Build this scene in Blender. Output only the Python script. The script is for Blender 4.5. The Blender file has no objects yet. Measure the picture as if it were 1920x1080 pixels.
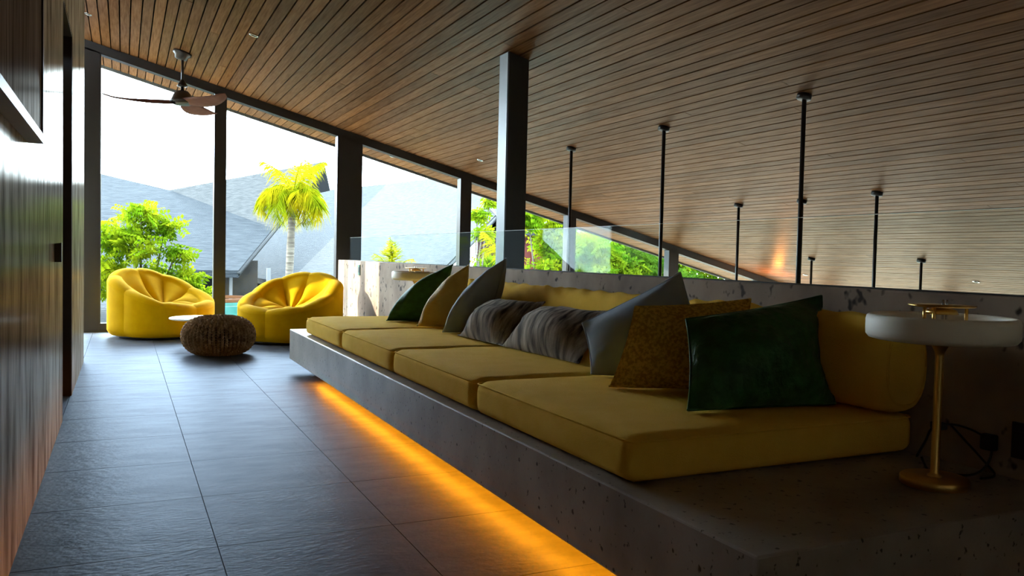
import bpy, bmesh, math, random
from mathutils import Vector, Matrix, noise

# ------------------------------------------------------------------ camera, world, sun, exposure
SC = bpy.context.scene
COL = SC.collection
cam_d = bpy.data.cameras.new('camera')
cam = bpy.data.objects.new('camera', cam_d)
COL.objects.link(cam)
cam_d.sensor_width = 36.0
cam_d.lens = 36.0 * 1526.55 / 1920.0
cam_d.clip_start = 0.02
cam_d.clip_end = 400
YAW, PIT, ROL = 0.4457, -0.0385, -0.0227
fw = Vector((math.sin(YAW) * math.cos(PIT), math.cos(YAW) * math.cos(PIT), math.sin(PIT)))
r0 = Vector((math.cos(YAW), -math.sin(YAW), 0))
d0 = fw.cross(r0)
rt = math.cos(ROL) * r0 + math.sin(ROL) * d0
dn = -math.sin(ROL) * r0 + math.cos(ROL) * d0
m = Matrix.Identity(4)
for i in range(3):
    m[i][0] = rt[i]; m[i][1] = -dn[i]; m[i][2] = -fw[i]
m[2][3] = 0.9823
cam.matrix_world = m
SC.camera = cam

W = bpy.data.worlds.new('hazy_sky'); SC.world = W
W.use_nodes = True
bg = W.node_tree.nodes['Background']
bg.inputs['Color'].default_value = (0.72, 0.86, 1.0, 1)
bg.inputs['Strength'].default_value = 9.0

sd = bpy.data.lights.new('sun', 'SUN'); so = bpy.data.objects.new('sun', sd); COL.objects.link(so)
sd.energy = 5.0; sd.angle = math.radians(0.6); sd.color = (1.0, 0.93, 0.8)
so.rotation_euler = Vector((0.823, -0.453, -0.36)).to_track_quat('-Z', 'Y').to_euler()
so.location = (-20, 20, 15)

SC.view_settings.view_transform = 'Standard'
SC.view_settings.look = 'None'
SC.view_settings.exposure = 1.78
SC.view_settings.gamma = 1.0
SC.view_settings.use_curve_mapping = False
SC.cycles.use_denoising = True
SC.cycles.max_bounces = 10
SC.cycles.diffuse_bounces = 6
SC.cycles.transparent_max_bounces = 16
SC.cycles.caustics_reflective = True
SC.cycles.caustics_refractive = False

# ------------------------------------------------------------------ helpers
def wloc(o):
    v = Vector((0, 0, 0))
    while o:
        v += o.location; o = o.parent
    return v

def tag(o, label=None, cat=None, group=None, kind=None):
    if label: o['label'] = label
    if cat: o['category'] = cat
    if group: o['group'] = group
    if kind: o['kind'] = kind
    return o

def thing(name, label, cat, loc=(0, 0, 0), group=None, kind=None):
    o = bpy.data.objects.new(name, None); COL.objects.link(o)
    o.empty_display_size = 0.1
    o.location = loc
    return tag(o, label, cat, group, kind)

def mobj(name, verts, faces, mat, parent=None, smooth=False, origin=None):
    """one mesh object from world-space vertices"""
    if origin is None:
        if parent is not None:
            origin = wloc(parent)
        else:
            xs = [v[0] for v in verts]; ys = [v[1] for v in verts]; zs = [v[2] for v in verts]
            origin = Vector(((min(xs) + max(xs)) / 2, (min(ys) + max(ys)) / 2, min(zs)))
    origin = Vector(origin)
    me = bpy.data.meshes.new(name)
    me.from_pydata([tuple(Vector(v) - origin) for v in verts], [], faces)
    me.validate(); me.update()
    if smooth:
        me.polygons.foreach_set('use_smooth', [True] * len(me.polygons))
    o = bpy.data.objects.new(name, me); COL.objects.link(o)
    if mat: me.materials.append(M[mat])
    if parent is not None:
        o.parent = parent; o.location = origin - wloc(parent)
    else:
        o.location = origin
    return o

BF = [(0, 3, 2, 1), (4, 5, 6, 7), (0, 1, 5, 4), (1, 2, 6, 5), (2, 3, 7, 6), (3, 0, 4, 7)]
def boxv(x0, x1, y0, y1, z0, z1):
    return [(x0, y0, z0), (x1, y0, z0), (x1, y1, z0), (x0, y1, z0), (x0, y0, z1), (x1, y0, z1), (x1, y1, z1), (x0, y1, z1)]

def hexa(name, v8, mat, parent=None, origin=None):
    return mobj(name, v8, BF, mat, parent, origin=origin)

def box(name, x0, x1, y0, y1, z0, z1, mat, parent=None, bevel=0.0, seg=2, origin=None):
    o = mobj(name, boxv(x0, x1, y0, y1, z0, z1), BF, mat, parent, origin=origin)
    if bevel > 0:
        bm = bmesh.new(); bm.from_mesh(o.data)
        bmesh.ops.bevel(bm, geom=bm.edges[:], offset=bevel, segments=seg, affect='EDGES', profile=0.5)
        for f in bm.faces: f.smooth = seg > 2
        bm.to_mesh(o.data); bm.free()
    return o

def lathe(name, prof, cen, mat, parent=None, seg=32, axis=None, smooth=True, closed=True):
    """profile [(r, h)] turned round an axis through cen"""
    cen = Vector(cen); ax = Vector(axis or (0, 0, 1)).normalized()
    u = ax.orthogonal().normalized() if axis else Vector((1, 0, 0)); w = ax.cross(u)
    vs, fs = [], []
    for (r, h) in prof:
        for k in range(seg):
            a = 2 * math.pi * k / seg
            vs.append(cen + ax * h + (u * math.cos(a) + w * math.sin(a)) * r)
    n = len(prof)
    for i in range(n - 1):
        for k in range(seg):
            k2 = (k + 1) % seg
            fs.append((i * seg + k, i * seg + k2, (i + 1) * seg + k2, (i + 1) * seg + k))
    if closed:
        fs.append(tuple(range(seg))[::-1]); fs.append(tuple((n - 1) * seg + k for k in range(seg)))
    return mobj(name, vs, fs, mat, parent, smooth)

def tube_geo(pts, rad, seg=8, cap=True):
    pts = [Vector(p) for p in pts]
    rs = rad if isinstance(rad, (list, tuple)) else [rad] * len(pts)
    vs, fs = [], []
    up = None
    for i, p in enumerate(pts):
        t = (pts[min(i + 1, len(pts) - 1)] - pts[max(i - 1, 0)]).normalized()
        if up is None:
            u = t.orthogonal().normalized()
        else:
            u = (up - t * up.dot(t))
            u = u.normalized() if u.length > 1e-5 else t.orthogonal().normalized()
        up = u; w = t.cross(u)
        for k in range(seg):
            a = 2 * math.pi * k / seg
            vs.append(p + (u * math.cos(a) + w * math.sin(a)) * rs[i])
    for i in range(len(pts) - 1):
        for k in range(seg):
            k2 = (k + 1) % seg
            fs.append((i * seg + k, i * seg + k2, (i + 1) * seg + k2, (i + 1) * seg + k))
    if cap:
        fs.append(tuple(range(seg))[::-1]); fs.append(tuple((len(pts) - 1) * seg + k for k in range(seg)))
    return vs, fs

def tube(name, pts, rad, mat, parent=None, seg=8):
    v, f = tube_geo(pts, rad, seg)
    return mobj(name, v, f, mat, parent, True)

def merge(geos):
    V, F = [], []
    for v, f in geos:
        b = len(V); V += list(v); F += [tuple(i + b for i in q) for q in f]
    return V, F

def catmull(P, n=8):
    P = [Vector(p) for p in P]; out = []
    for i in range(len(P) - 1):
        a = P[max(i - 1, 0)]; b = P[i]; c = P[i + 1]; d = P[min(i + 2, len(P) - 1)]
        for k in range(n):
            t = k / n
            out.append(0.5 * ((2 * b) + (c - a) * t + (2 * a - 5 * b + 4 * c - d) * t * t + (3 * b - a - 3 * c + d) * t ** 3))
    out.append(P[-1]); return out

# ------------------------------------------------------------------ materials
M = {}
def nd(nt, typ, **kw):
    n = nt.nodes.new(typ)
    for k, v in kw.items(): setattr(n, k, v)
    return n

def pm(name, col, rough=0.5, metal=0.0, spec=0.5, coat=0.0, col2=None, scale=4.0, stretch=(1, 1, 1), detail=5, lo=0.35, hi=0.65,
       bump=0.0, bscale=60.0, bstretch=None, rnd=0.0, spots=None, sscale=25.0, sthr=0.22, sheen=0.0, rough2=None, bdist=0.01):
    mt = bpy.data.materials.new(name); mt.use_nodes = True
    nt = mt.node_tree; p = nt.nodes['Principled BSDF']; L = nt.links
    p.inputs['Roughness'].default_value = rough; p.inputs['Metallic'].default_value = metal
    p.inputs['Specular IOR Level'].default_value = spec; p.inputs['Coat Weight'].default_value = coat
    p.inputs['Coat Roughness'].default_value = 0.1
    p.inputs['Sheen Weight'].default_value = sheen
    p.inputs['Base Color'].default_value = (*col, 1)
    tc = nd(nt, 'ShaderNodeTexCoord'); mp = nd(nt, 'ShaderNodeMapping'); mp.inputs['Scale'].default_value = stretch
    L.new(tc.outputs['Object'], mp.inputs['Vector'])
    oi = nd(nt, 'ShaderNodeObjectInfo')
    off = nd(nt, 'ShaderNodeVectorMath', operation='SCALE')
    if rnd > 0:
        cx = nd(nt, 'ShaderNodeCombineXYZ'); 
        for k in range(3): L.new(oi.outputs['Random'], cx.inputs[k])
        off.inputs['Scale'].default_value = 37.0
        L.new(cx.outputs[0], off.inputs[0]); L.new(off.outputs[0], mp.inputs['Location'])
    last = None
    if col2 is not None:
        nz = nd(nt, 'ShaderNodeTexNoise'); nz.inputs['Scale'].default_value = scale; nz.inputs['Detail'].default_value = detail
        L.new(mp.outputs[0], nz.inputs['Vector'])
        rp = nd(nt, 'ShaderNodeValToRGB')
        rp.color_ramp.elements[0].position = lo; rp.color_ramp.elements[0].color = (*col, 1)
        rp.color_ramp.elements[1].position = hi; rp.color_ramp.elements[1].color = (*col2, 1)
        L.new(nz.outputs['Fac'], rp.inputs['Fac']); last = rp.outputs['Color']
        if rough2 is not None:
            mr = nd(nt, 'ShaderNodeMapRange'); mr.inputs['From Min'].default_value = lo; mr.inputs['From Max'].default_value = hi
            mr.inputs['To Min'].default_value = rough; mr.inputs['To Max'].default_value = rough2
            L.new(nz.outputs['Fac'], mr.inputs['Value']); L.new(mr.outputs[0], p.inputs['Roughness'])
    if spots is not None:
        vz = nd(nt, 'ShaderNodeTexNoise'); vz.inputs['Scale'].default_value = sscale; vz.inputs['Detail'].default_value = 2
        L.new(mp.outputs[0], vz.inputs['Vector'])
        rp2 = nd(nt, 'ShaderNodeValToRGB')
        rp2.color_ramp.elements[0].position = sthr + 0.1; rp2.color_ramp.elements[0].color = (1, 1, 1, 1)
        rp2.color_ramp.elements[1].position = sthr + 0.16; rp2.color_ramp.elements[1].color = (0, 0, 0, 1)
        L.new(vz.outputs['Fac'], rp2.inputs['Fac'])
        mx = nd(nt, 'ShaderNodeMix', data_type='RGBA')
        L.new(rp2.outputs['Color'], mx.inputs['Factor'])
        if last: L.new(last, mx.inputs['A'])
        else: mx.inputs['A'].default_value = (*col, 1)
        mx.inputs['B'].default_value = (*spots, 1); last = mx.outputs['Result']
    if rnd > 0:
        hs = nd(nt, 'ShaderNodeHueSaturation')
        mr = nd(nt, 'ShaderNodeMapRange'); mr.inputs['To Min'].default_value = 1 - rnd; mr.inputs['To Max'].default_value = 1 + rnd
        L.new(oi.outputs['Random'], mr.inputs['Value']); L.new(mr.outputs[0], hs.inputs['Value'])
        if last: L.new(last, hs.inputs['Color'])
        else: hs.inputs['Color'].default_value = (*col, 1)
        last = hs.outputs['Color']
    if last: L.new(last, p.inputs['Base Color'])
    if bump > 0:
        mp2 = nd(nt, 'ShaderNodeMapping'); mp2.inputs['Scale'].default_value = bstretch or (1, 1, 1)
        L.new(tc.outputs['Object'], mp2.inputs['Vector'])
        b = nd(nt, 'ShaderNodeTexNoise'); b.inputs['Scale'].default_value = bscale; b.inputs['Detail'].default_value = 4
        L.new(mp2.outputs[0], b.inputs['Vector'])
        bp = nd(nt, 'ShaderNodeBump'); bp.inputs['Strength'].default_value = bump; bp.inputs['Distance'].default_value = bdist
        L.new(b.outputs['Fac'], bp.inputs['Height']); L.new(bp.outputs[0], p.inputs['Normal'])
    M[name] = mt; return mt

def glass(name, tint, ior=1.45, rough=0.0, gain=1.0):
    mt = bpy.data.materials.new(name); mt.use_nodes = True
    nt = mt.node_tree; nt.nodes.clear(); L = nt.links
    out = nd(nt, 'ShaderNodeOutputMaterial'); mx = nd(nt, 'ShaderNodeMixShader')
    t = nd(nt, 'ShaderNodeBsdfTransparent'); t.inputs[0].default_value = (*tint, 1)
    g = nd(nt, 'ShaderNodeBsdfGlossy'); g.inputs['Roughness'].default_value = rough; g.inputs['Color'].default_value = (0.95, 1, 0.98, 1)
    lw = nd(nt, 'ShaderNodeLayerWeight'); lw.inputs['Blend'].default_value = 0.5
    pw = nd(nt, 'ShaderNodeMath', operation='POWER'); pw.inputs[1].default_value = 5.0
    ma = nd(nt, 'ShaderNodeMath', operation='MULTIPLY_ADD'); ma.inputs[1].default_value = 0.16; ma.inputs[2].default_value = 0.003 * gain
    L.new(lw.outputs['Facing'], pw.inputs[0]); L.new(pw.outputs[0], ma.inputs[0])
    L.new(ma.outputs[0], mx.inputs[0]); L.new(t.outputs[0], mx.inputs[1]); L.new(g.outputs[0], mx.inputs[2])
    L.new(mx.outputs[0], out.inputs[0]); M[name] = mt

def leafmat(name, c1, c2, tr=0.5):
    mt = bpy.data.materials.new(name); mt.use_nodes = True
    nt = mt.node_tree; nt.nodes.clear(); L = nt.links
    out = nd(nt, 'ShaderNodeOutputMaterial'); mx = nd(nt, 'ShaderNodeMixShader'); mx.inputs[0].default_value = tr
    d = nd(nt, 'ShaderNodeBsdfDiffuse'); t = nd(nt, 'ShaderNodeBsdfTranslucent')
    tc = nd(nt, 'ShaderNodeTexCoord'); nz = nd(nt, 'ShaderNodeTexNoise'); nz.inputs['Scale'].default_value = 2.5; nz.inputs['Detail'].default_value = 4
    L.new(tc.outputs['Object'], nz.inputs['Vector'])
    rp = nd(nt, 'ShaderNodeValToRGB'); rp.color_ramp.elements[0].position = 0.38; rp.color_ramp.elements[1].position = 0.62
    rp.color_ramp.elements[0].color = (*c1, 1); rp.color_ramp.elements[1].color = (*c2, 1)
    L.new(nz.outputs['Fac'], rp.inputs[0]); L.new(rp.outputs[0], d.inputs[0]); L.new(rp.outputs[0], t.inputs[0])
    L.new(d.outputs[0], mx.inputs[1]); L.new(t.outputs[0], mx.inputs[2]); L.new(mx.outputs[0], out.inputs[0]); M[name] = mt

def emis(name, col, st):
    mt = bpy.data.materials.new(name); mt.use_nodes = True
    p = mt.node_tree.nodes['Principled BSDF']
    p.inputs['Base Color'].default_value = (*col, 1); p.inputs['Emission Color'].default_value = (*col, 1)
    p.inputs['Emission Strength'].default_value = st; M[name] = mt


pm('ceil_gap', (0.004, 0.003, 0.002), 0.95, spec=0.05)

pm('grout', (0.03, 0.03, 0.03), 0.9)
pm('jamb', (0.035, 0.02, 0.014), 0.4)
pm('trim_light', (0.45, 0.42, 0.38), 0.4)
pm('steel_black', (0.018, 0.016, 0.015), 0.4, spec=0.4)
pm('steel_col', (0.02, 0.02, 0.02), 0.32, spec=0.5)
pm('steel_lit', (0.22, 0.235, 0.24), 0.4, spec=0.4)  # lighter steel for the column's left face, window light put into the colour
pm('concrete', (0.23, 0.19, 0.155), 0.36, spec=0.3, col2=(0.42, 0.365, 0.31), scale=3.4, stretch=(1, 1, 0.9), detail=10, lo=0.3, hi=0.72, spots=(0.05, 0.042, 0.036), sscale=46, sthr=0.19, bump=0.08, bscale=80)
pm('concrete_wall', (0.18, 0.125, 0.09), 0.75, spec=0.12, col2=(0.42, 0.315, 0.225), scale=2.6, stretch=(1, 1.0, 0.8), detail=12, lo=0.3, hi=0.72, spots=(0.055, 0.04, 0.03), sscale=15, sthr=0.21, bump=0.12, bscale=60)
pm('plaster', (0.80, 0.70, 0.55), 0.85, col2=(0.84, 0.74, 0.6))
pm('lower_tile', (0.04, 0.034, 0.028), 0.6, spec=0.2, col2=(0.055, 0.047, 0.04))
pm('ochre', (0.87, 0.515, 0.06), 0.95, spec=0.05, col2=(0.92, 0.565, 0.08), scale=9, bump=0.25, bscale=220)
pm('yellow_velvet', (0.54, 0.30, 0.0), 0.9, spec=0.05, col2=(0.60, 0.345, 0.002), scale=7, bump=0.12, bscale=150)
pm('green_velvet', (0.022, 0.09, 0.032), 0.6, spec=0.25, col2=(0.04, 0.14, 0.055), scale=14, stretch=(1, 1, 2), bump=0.3, bscale=30)
pm('green_quilt', (0.02, 0.085, 0.024), 0.45, spec=0.3, col2=(0.04, 0.14, 0.05), scale=18, bump=1.0, bscale=9, bstretch=(2, 2, 1.6), bdist=0.02)
pm('mustard_knit', (0.46, 0.26, 0.03), 0.9, spec=0.1, col2=(0.74, 0.45, 0.075), scale=75, detail=2, lo=0.4, hi=0.6, bump=0.9, bscale=85, bdist=0.006)
pm('mustard_silk', (0.46, 0.29, 0.05), 0.7, spec=0.3, col2=(0.55, 0.36, 0.07), scale=8, bump=0.3, bscale=25, bstretch=(1, 1, 3), sheen=0.2)
pm('blue_grey', (0.25, 0.30, 0.36), 0.8, spec=0.2, col2=(0.31, 0.36, 0.42), scale=6, bump=0.18, bscale=14, bstretch=(1.5, 1.5, 0.8))
pm('fur', (0.05, 0.036, 0.026), 0.85, spec=0.1, col2=(0.58, 0.47, 0.36), scale=4, stretch=(2.2, 8, 1.1), detail=9, lo=0.36, hi=0.7, bump=1.0, bscale=16, bstretch=(3, 14, 2), bdist=0.012)
pm('rope', (0.20, 0.12, 0.06), 0.9, spec=0.1, col2=(0.34, 0.22, 0.12), scale=30, bump=0.6, bscale=120)
pm('rope_dark', (0.03, 0.018, 0.01), 0.95)
pm('white_top', (0.75, 0.74, 0.72), 0.35)
pm('white_shade', (0.90, 0.82, 0.68), 0.5, spec=0.4, col2=(0.93, 0.86, 0.73))
pm('brass', (0.82, 0.52, 0.15), 0.28, metal=1.0, bump=0.02, bscale=300)
pm('black_plastic', (0.012, 0.012, 0.012), 0.5)
pm('socket_green', (0.02, 0.07, 0.04), 0.4)
pm('fan_metal', (0.05, 0.045, 0.04), 0.35, metal=0.6)
pm('fan_blade', (0.13, 0.06, 0.045), 0.7, spec=0.05, col2=(0.16, 0.08, 0.06), scale=6, stretch=(2, 2, 2))
pm('chrome', (0.7, 0.68, 0.65), 0.25, metal=1.0)
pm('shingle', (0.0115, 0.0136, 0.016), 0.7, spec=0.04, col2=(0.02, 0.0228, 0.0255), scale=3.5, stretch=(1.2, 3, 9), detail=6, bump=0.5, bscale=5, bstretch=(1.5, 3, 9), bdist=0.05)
pm('shingle_sunlit', (0.024, 0.0252, 0.026), 0.7, spec=0.04, col2=(0.036, 0.0368, 0.037), scale=3.5, stretch=(1.2, 3, 9), detail=6, bump=0.5, bscale=5, bstretch=(1.5, 3, 9), bdist=0.05)  # same shingle made lighter: sunlight on roof planes put into the colour
pm('fascia', (0.008, 0.009, 0.01), 0.6, spec=0.2)
pm('fascia_light', (0.12, 0.125, 0.12), 0.6, spec=0.2)
pm('dark_wall', (0.012, 0.011, 0.01), 0.7, spec=0.1, col2=(0.02, 0.018, 0.016))
pm('wall_pane', (0.006, 0.009, 0.012), 0.2, spec=0.2)
pm('white_post', (0.1, 0.105, 0.11), 0.5, spec=0.2)
pm('teal_tile', (0.004, 0.045, 0.035), 0.4, spec=0.15, col2=(0.006, 0.06, 0.048), scale=8)
pm('terracotta', (0.045, 0.016, 0.004), 0.7, spec=0.1)
pm('pool_water', (0.02, 0.22, 0.23), 0.1, col2=(0.03, 0.27, 0.27), bump=0.15, bscale=3)
pm('lawn', (0.11, 0.085, 0.055), 0.9, col2=(0.15, 0.12, 0.08), scale=2)
pm('paving', (0.34, 0.28, 0.21), 0.8, spec=0.1, col2=(0.4, 0.34, 0.27), scale=3)
pm('red_wall', (0.045, 0.009, 0.007), 0.8, spec=0.1, col2=(0.06, 0.013, 0.01))
pm('bark', (0.06, 0.05, 0.04), 0.9, spec=0.1, col2=(0.1, 0.085, 0.07), scale=12, stretch=(1, 1, 4), bump=0.5, bscale=30)
pm('palm_bark', (0.05, 0.043, 0.034), 0.9, spec=0.1, col2=(0.11, 0.098, 0.08), scale=9, stretch=(0.5, 0.5, 4), bump=0.6, bscale=18, bstretch=(0.4, 0.4, 3))
def lacquer(name, c1, c2, f1, f2, rough, st, sc, ex=14.0, gc=(1.0, 0.93, 0.84), bump=0.0, bsc=30.0, bst=(1, 1, 1), rnd=0.0):
    mt = bpy.data.materials.new(name); mt.use_nodes = True
    nt = mt.node_tree; nt.nodes.clear(); L = nt.links
    out = nd(nt, 'ShaderNodeOutputMaterial'); mx = nd(nt, 'ShaderNodeMixShader')
    d = nd(nt, 'ShaderNodeBsdfDiffuse'); g = nd(nt, 'ShaderNodeBsdfGlossy'); g.inputs['Roughness'].default_value = rough
    tc = nd(nt, 'ShaderNodeTexCoord'); mp = nd(nt, 'ShaderNodeMapping'); mp.inputs['Scale'].default_value = st
    L.new(tc.outputs['Object'], mp.inputs['Vector'])
    nz = nd(nt, 'ShaderNodeTexNoise'); nz.inputs['Scale'].default_value = sc; nz.inputs['Detail'].default_value = 10; nz.inputs['Roughness'].default_value = 0.6
    L.new(mp.outputs[0], nz.inputs['Vector'])
    rp = nd(nt, 'ShaderNodeValToRGB'); e = rp.color_ramp.elements
    e[0].position = 0.33; e[0].color = (*c1, 1); e[1].position = 0.68; e[1].color = (*c2, 1)
    L.new(nz.outputs['Fac'], rp.inputs[0]); L.new(rp.outputs[0], d.inputs[0])
    if rnd > 0:
        oi = nd(nt, 'ShaderNodeObjectInfo'); hs = nd(nt, 'ShaderNodeHueSaturation'); m1 = nd(nt, 'ShaderNodeMapRange')
        m1.inputs['To Min'].default_value = 1 - rnd; m1.inputs['To Max'].default_value = 1 + rnd
        L.new(oi.outputs['Random'], m1.inputs['Value']); L.new(m1.outputs[0], hs.inputs['Value']); L.new(rp.outputs[0], hs.inputs['Color']); L.new(hs.outputs[0], d.inputs[0])
        of = nd(nt, 'ShaderNodeCombineXYZ'); m2 = nd(nt, 'ShaderNodeMath', operation='MULTIPLY'); m2.inputs[1].default_value = 50.0
        L.new(oi.outputs['Random'], m2.inputs[0]); L.new(m2.outputs[0], of.inputs[0]); L.new(m2.outputs[0], of.inputs[1]); L.new(of.outputs[0], mp.inputs['Location'])
    g.inputs['Color'].default_value = (*gc, 1)
    if bump > 0:
        mp2 = nd(nt, 'ShaderNodeMapping'); mp2.inputs['Scale'].default_value = bst; L.new(tc.outputs['Object'], mp2.inputs['Vector'])
        b = nd(nt, 'ShaderNodeTexNoise'); b.inputs['Scale'].default_value = bsc; b.inputs['Detail'].default_value = 4; L.new(mp2.outputs[0], b.inputs['Vector'])
        bp = nd(nt, 'ShaderNodeBump'); bp.inputs['Strength'].default_value = bump; bp.inputs['Distance'].default_value = 0.01
        L.new(b.outputs['Fac'], bp.inputs['Height']); L.new(bp.outputs[0], d.inputs['Normal']); L.new(bp.outputs[0], g.inputs['Normal'])
    mr = nd(nt, 'ShaderNodeMapRange'); mr.inputs['From Min'].default_value = 0.33; mr.inputs['From Max'].default_value = 0.68
    mr.inputs['To Min'].default_value = f1; mr.inputs['To Max'].default_value = f2
    L.new(nz.outputs['Fac'], mr.inputs['Value'])
    lw = nd(nt, 'ShaderNodeLayerWeight'); lw.inputs['Blend'].default_value = 0.5
    pw = nd(nt, 'ShaderNodeMath', operation='POWER'); pw.inputs[1].default_value = ex
    mu = nd(nt, 'ShaderNodeMath', operation='MULTIPLY')
    L.new(lw.outputs['Facing'], pw.inputs[0]); L.new(pw.outputs[0], mu.inputs[0]); L.new(mr.outputs[0], mu.inputs[1]); L.new(mu.outputs[0], mx.inputs[0])
    L.new(d.outputs[0], mx.inputs[1]); L.new(g.outputs[0], mx.inputs[2]); L.new(mx.outputs[0], out.inputs[0]); M[name] = mt
lacquer('veneer', (0.10, 0.074, 0.05), (0.52, 0.45, 0.34), 0.10, 0.34, 0.13, (3.0, 3.0, 0.6), 3.2, ex=8.0)
lacquer('ceil_wood', (0.14, 0.06, 0.019), (0.24, 0.112, 0.042), 0.26, 0.44, 0.30, (14, 0.7, 14), 5.0, ex=5.0, gc=(1.0, 0.92, 0.84), bump=0.12, bsc=40.0, bst=(8, 0.6, 8), rnd=0.24)
lacquer('slate', (0.055, 0.061, 0.075), (0.078, 0.085, 0.102), 0.14, 0.19, 0.38, (1, 3, 1), 3.0, ex=3.4, gc=(0.8, 0.87, 1.0), bump=0.3, bsc=34.0, bst=(1, 1.8, 1))
lacquer('veneer_dark', (0.045, 0.028, 0.02), (0.27, 0.19, 0.145), 0.02, 0.08, 0.2, (9, 9, 0.5), 3.0)
leafmat('leaf_bright', (0.055, 0.115, 0.003), (0.15, 0.185, 0.005), 0.6)
leafmat('leaf_mid', (0.025, 0.068, 0.003), (0.10, 0.135, 0.005), 0.55)
leafmat('leaf_dark', (0.009, 0.028, 0.003), (0.036, 0.068, 0.005), 0.5)
leafmat('leaf_palm', (0.115, 0.14, 0.003), (0.24, 0.19, 0.004), 0.6)
glass('pane_glass', (0.94, 0.97, 0.96), 1.35)
glass('rail_glass', (0.955, 0.985, 0.975), 1.45)
pm('glass_edge', (0.32, 0.36, 0.33), 0.3)
emis('led_amber', (1.0, 0.30, 0.004), 24.0)
emis('lamp_amber', (1.0, 0.33, 0.05), 130.0)

# ------------------------------------------------------------------ the setting
CZ, CM = 3.235, 0.2565
def cz(x): return CZ - CM * x
WY = 10.6          # window wall
PX0, PX1 = 2.45, 2.65   # parapet
PZ = 0.893

# --- floor with slate tiles
fl = box('floor', -1.9, PX0, -1.3, WY + 0.05, -0.3, -0.012, 'grout'); tag(fl, 'grey slate tiled floor of the upper lounge', kind='structure')
tile_me = None
for ix in range(-4, 4):
    for iy in range(-9, 11):
        x0 = 0.2858 + 0.6 * ix; y0 = 4.6132 + 0.6 * iy
        xa, xb = max(x0 + 0.0015, -1.9), min(x0 + 0.5985, PX0); ya, yb = max(y0 + 0.0015, -1.3), min(y0 + 0.5985, WY + 0.04)
        if xb - xa < 0.02 or yb - ya < 0.02: continue
        if xb < -0.35 and yb < 7.8: continue
        box('tile', xa, xb, ya, yb, -0.012, 0.0, 'slate', fl, origin=(xa, ya, -0.012))

# --- ceiling of narrow boards following the roof pitch
def cslab(name, x0, x1, y0, y1, lo, hi, mat, parent=None, origin=None):
    v = [(x0, y0, cz(x0) + lo), (x1, y0, cz(x1) + lo), (x1, y1, cz(x1) + lo), (x0, y1, cz(x0) + lo),
         (x0, y0, cz(x0) + hi), (x1, y0, cz(x1) + hi), (x1, y1, cz(x1) + hi), (x0, y1, cz(x0) + hi)]
    return hexa(name, v, mat, parent, origin)
EAVE = 11.72
ce = cslab('ceiling', -2.2, 11.4, -1.4, EAVE + 0.02, 0.026, 0.3, 'ceil_gap'); tag(ce, 'sloping ceiling of dark narrow timber boards', kind='structure')
rng = random.Random(4)
BW = 0.0962
nb = int((11.3 + 2.1) / BW)
for i in range(nb):
    x0 = 0.052 - BW * 22 + BW * i
    xa, xb = x0 + 0.006, x0 + BW - 0.006
    js = [-1.4, rng.uniform(1.5, 9.8), EAVE]
    for k in range(2):
        lift = rng.uniform(-0.001, 0.001)
        cslab('board', xa, xb, js[k] + 0.0015, js[k + 1] - 0.0015, lift, 0.026, 'ceil_wood', ce, origin=(x0, js[k], cz(x0)))
tf = cslab('trim_1', -2.2, 11.4, EAVE + 0.02, EAVE + 0.06, -0.03, 0.3, 'fascia_light'); tag(tf, 'pale eave edge board outside the windows', kind='structure')

# --- left veneer wall with doorway
wl = thing('wall_left', 'glossy streaked veneer wall along the left side', None, (-0.305, 2.0, 0), kind='structure')
box('panel', -0.40, -0.305, -1.3, 4.2, 0, 3.31, 'veneer', wl)
box('panel', -0.40, -0.305, 4.203, 5.16, 2.36, 3.31, 'veneer', wl)
box('panel', -0.40, -0.305, 5.16, 6.08, 2.36, 3.31, 'veneer', wl)
box('panel', -0.40, -0.305, 6.08, 7.85, 0, 3.31, 'veneer', wl)
box('return_panel', -1.80, -0.40, 7.72, 7.85, 0, 3.31, 'plaster', wl)
d1 = box('door_1', -0.36, -0.305, 4.203, 5.16, 0.004, 2.357, 'veneer'); tag(d1, 'flush glossy veneer door leaf with a small dark pull', kind='structure')
hexa('door_handle', [(-0.305, 4.56, 0.905), (-0.275, 4.57, 0.905), (-0.275, 4.60, 0.905), (-0.305, 4.61, 0.905),
                     (-0.305, 4.55, 0.995), (-0.275, 4.56, 1.0), (-0.275, 4.61, 1.0), (-0.305, 4.62, 0.995)], 'black_plastic', d1)
tj = thing('trim_2', 'dark brown jamb of the open doorway in the veneer wall', None, (-0.4, 6.1, 0), kind='structure')
box('jamb', -0.75, -0.307, 6.06, 6.08, 0, 2.36, 'jamb', tj); box('head', -0.75, -0.307, 5.16, 6.06, 2.34, 2.36, 'jamb', tj)
wb = box('wall_passage', -0.85, -0.75, 3.9, 6.08, 0, 2.5, 'jamb'); tag(wb, 'dark space inside the doorway', kind='structure')
box('end', -0.75, -0.40, 3.9, 4.0, 0, 2.5, 'jamb', wb)
wl2 = box('wall_side', -1.90, -1.75, 7.85, WY, 0, 3.7, 'plaster'); tag(wl2, 'plain wall in the corner beyond the veneer wall', kind='structure')
wbk = box('wall_back', -0.45, 11.4, -1.45, -1.3, -3.1, 3.35, 'plaster'); tag(wbk, 'plain wall behind the viewer', kind='structure')

# --- parapet (concrete, with glass on top)
wp = box('wall_right', PX0, PX1, -1.3, 10.24, -0.3, PZ, 'concrete_wall', bevel=0.006); tag(wp, 'low board-marked concrete parapet wall behind the bench', kind='structure')
# --- lower storey beyond the parapet
fl2 = box('floor_lower', PX1, 11.4, -1.3, WY, -3.25, -3.0, 'lower_tile'); tag(fl2, 'pale floor of the storey below', kind='structure')
wlo = box('wall_lower', PX0, PX1, -1.3, WY, -3.0, -0.3, 'lower_tile'); tag(wlo, 'plain wall below the parapet', kind='structure')

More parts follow.
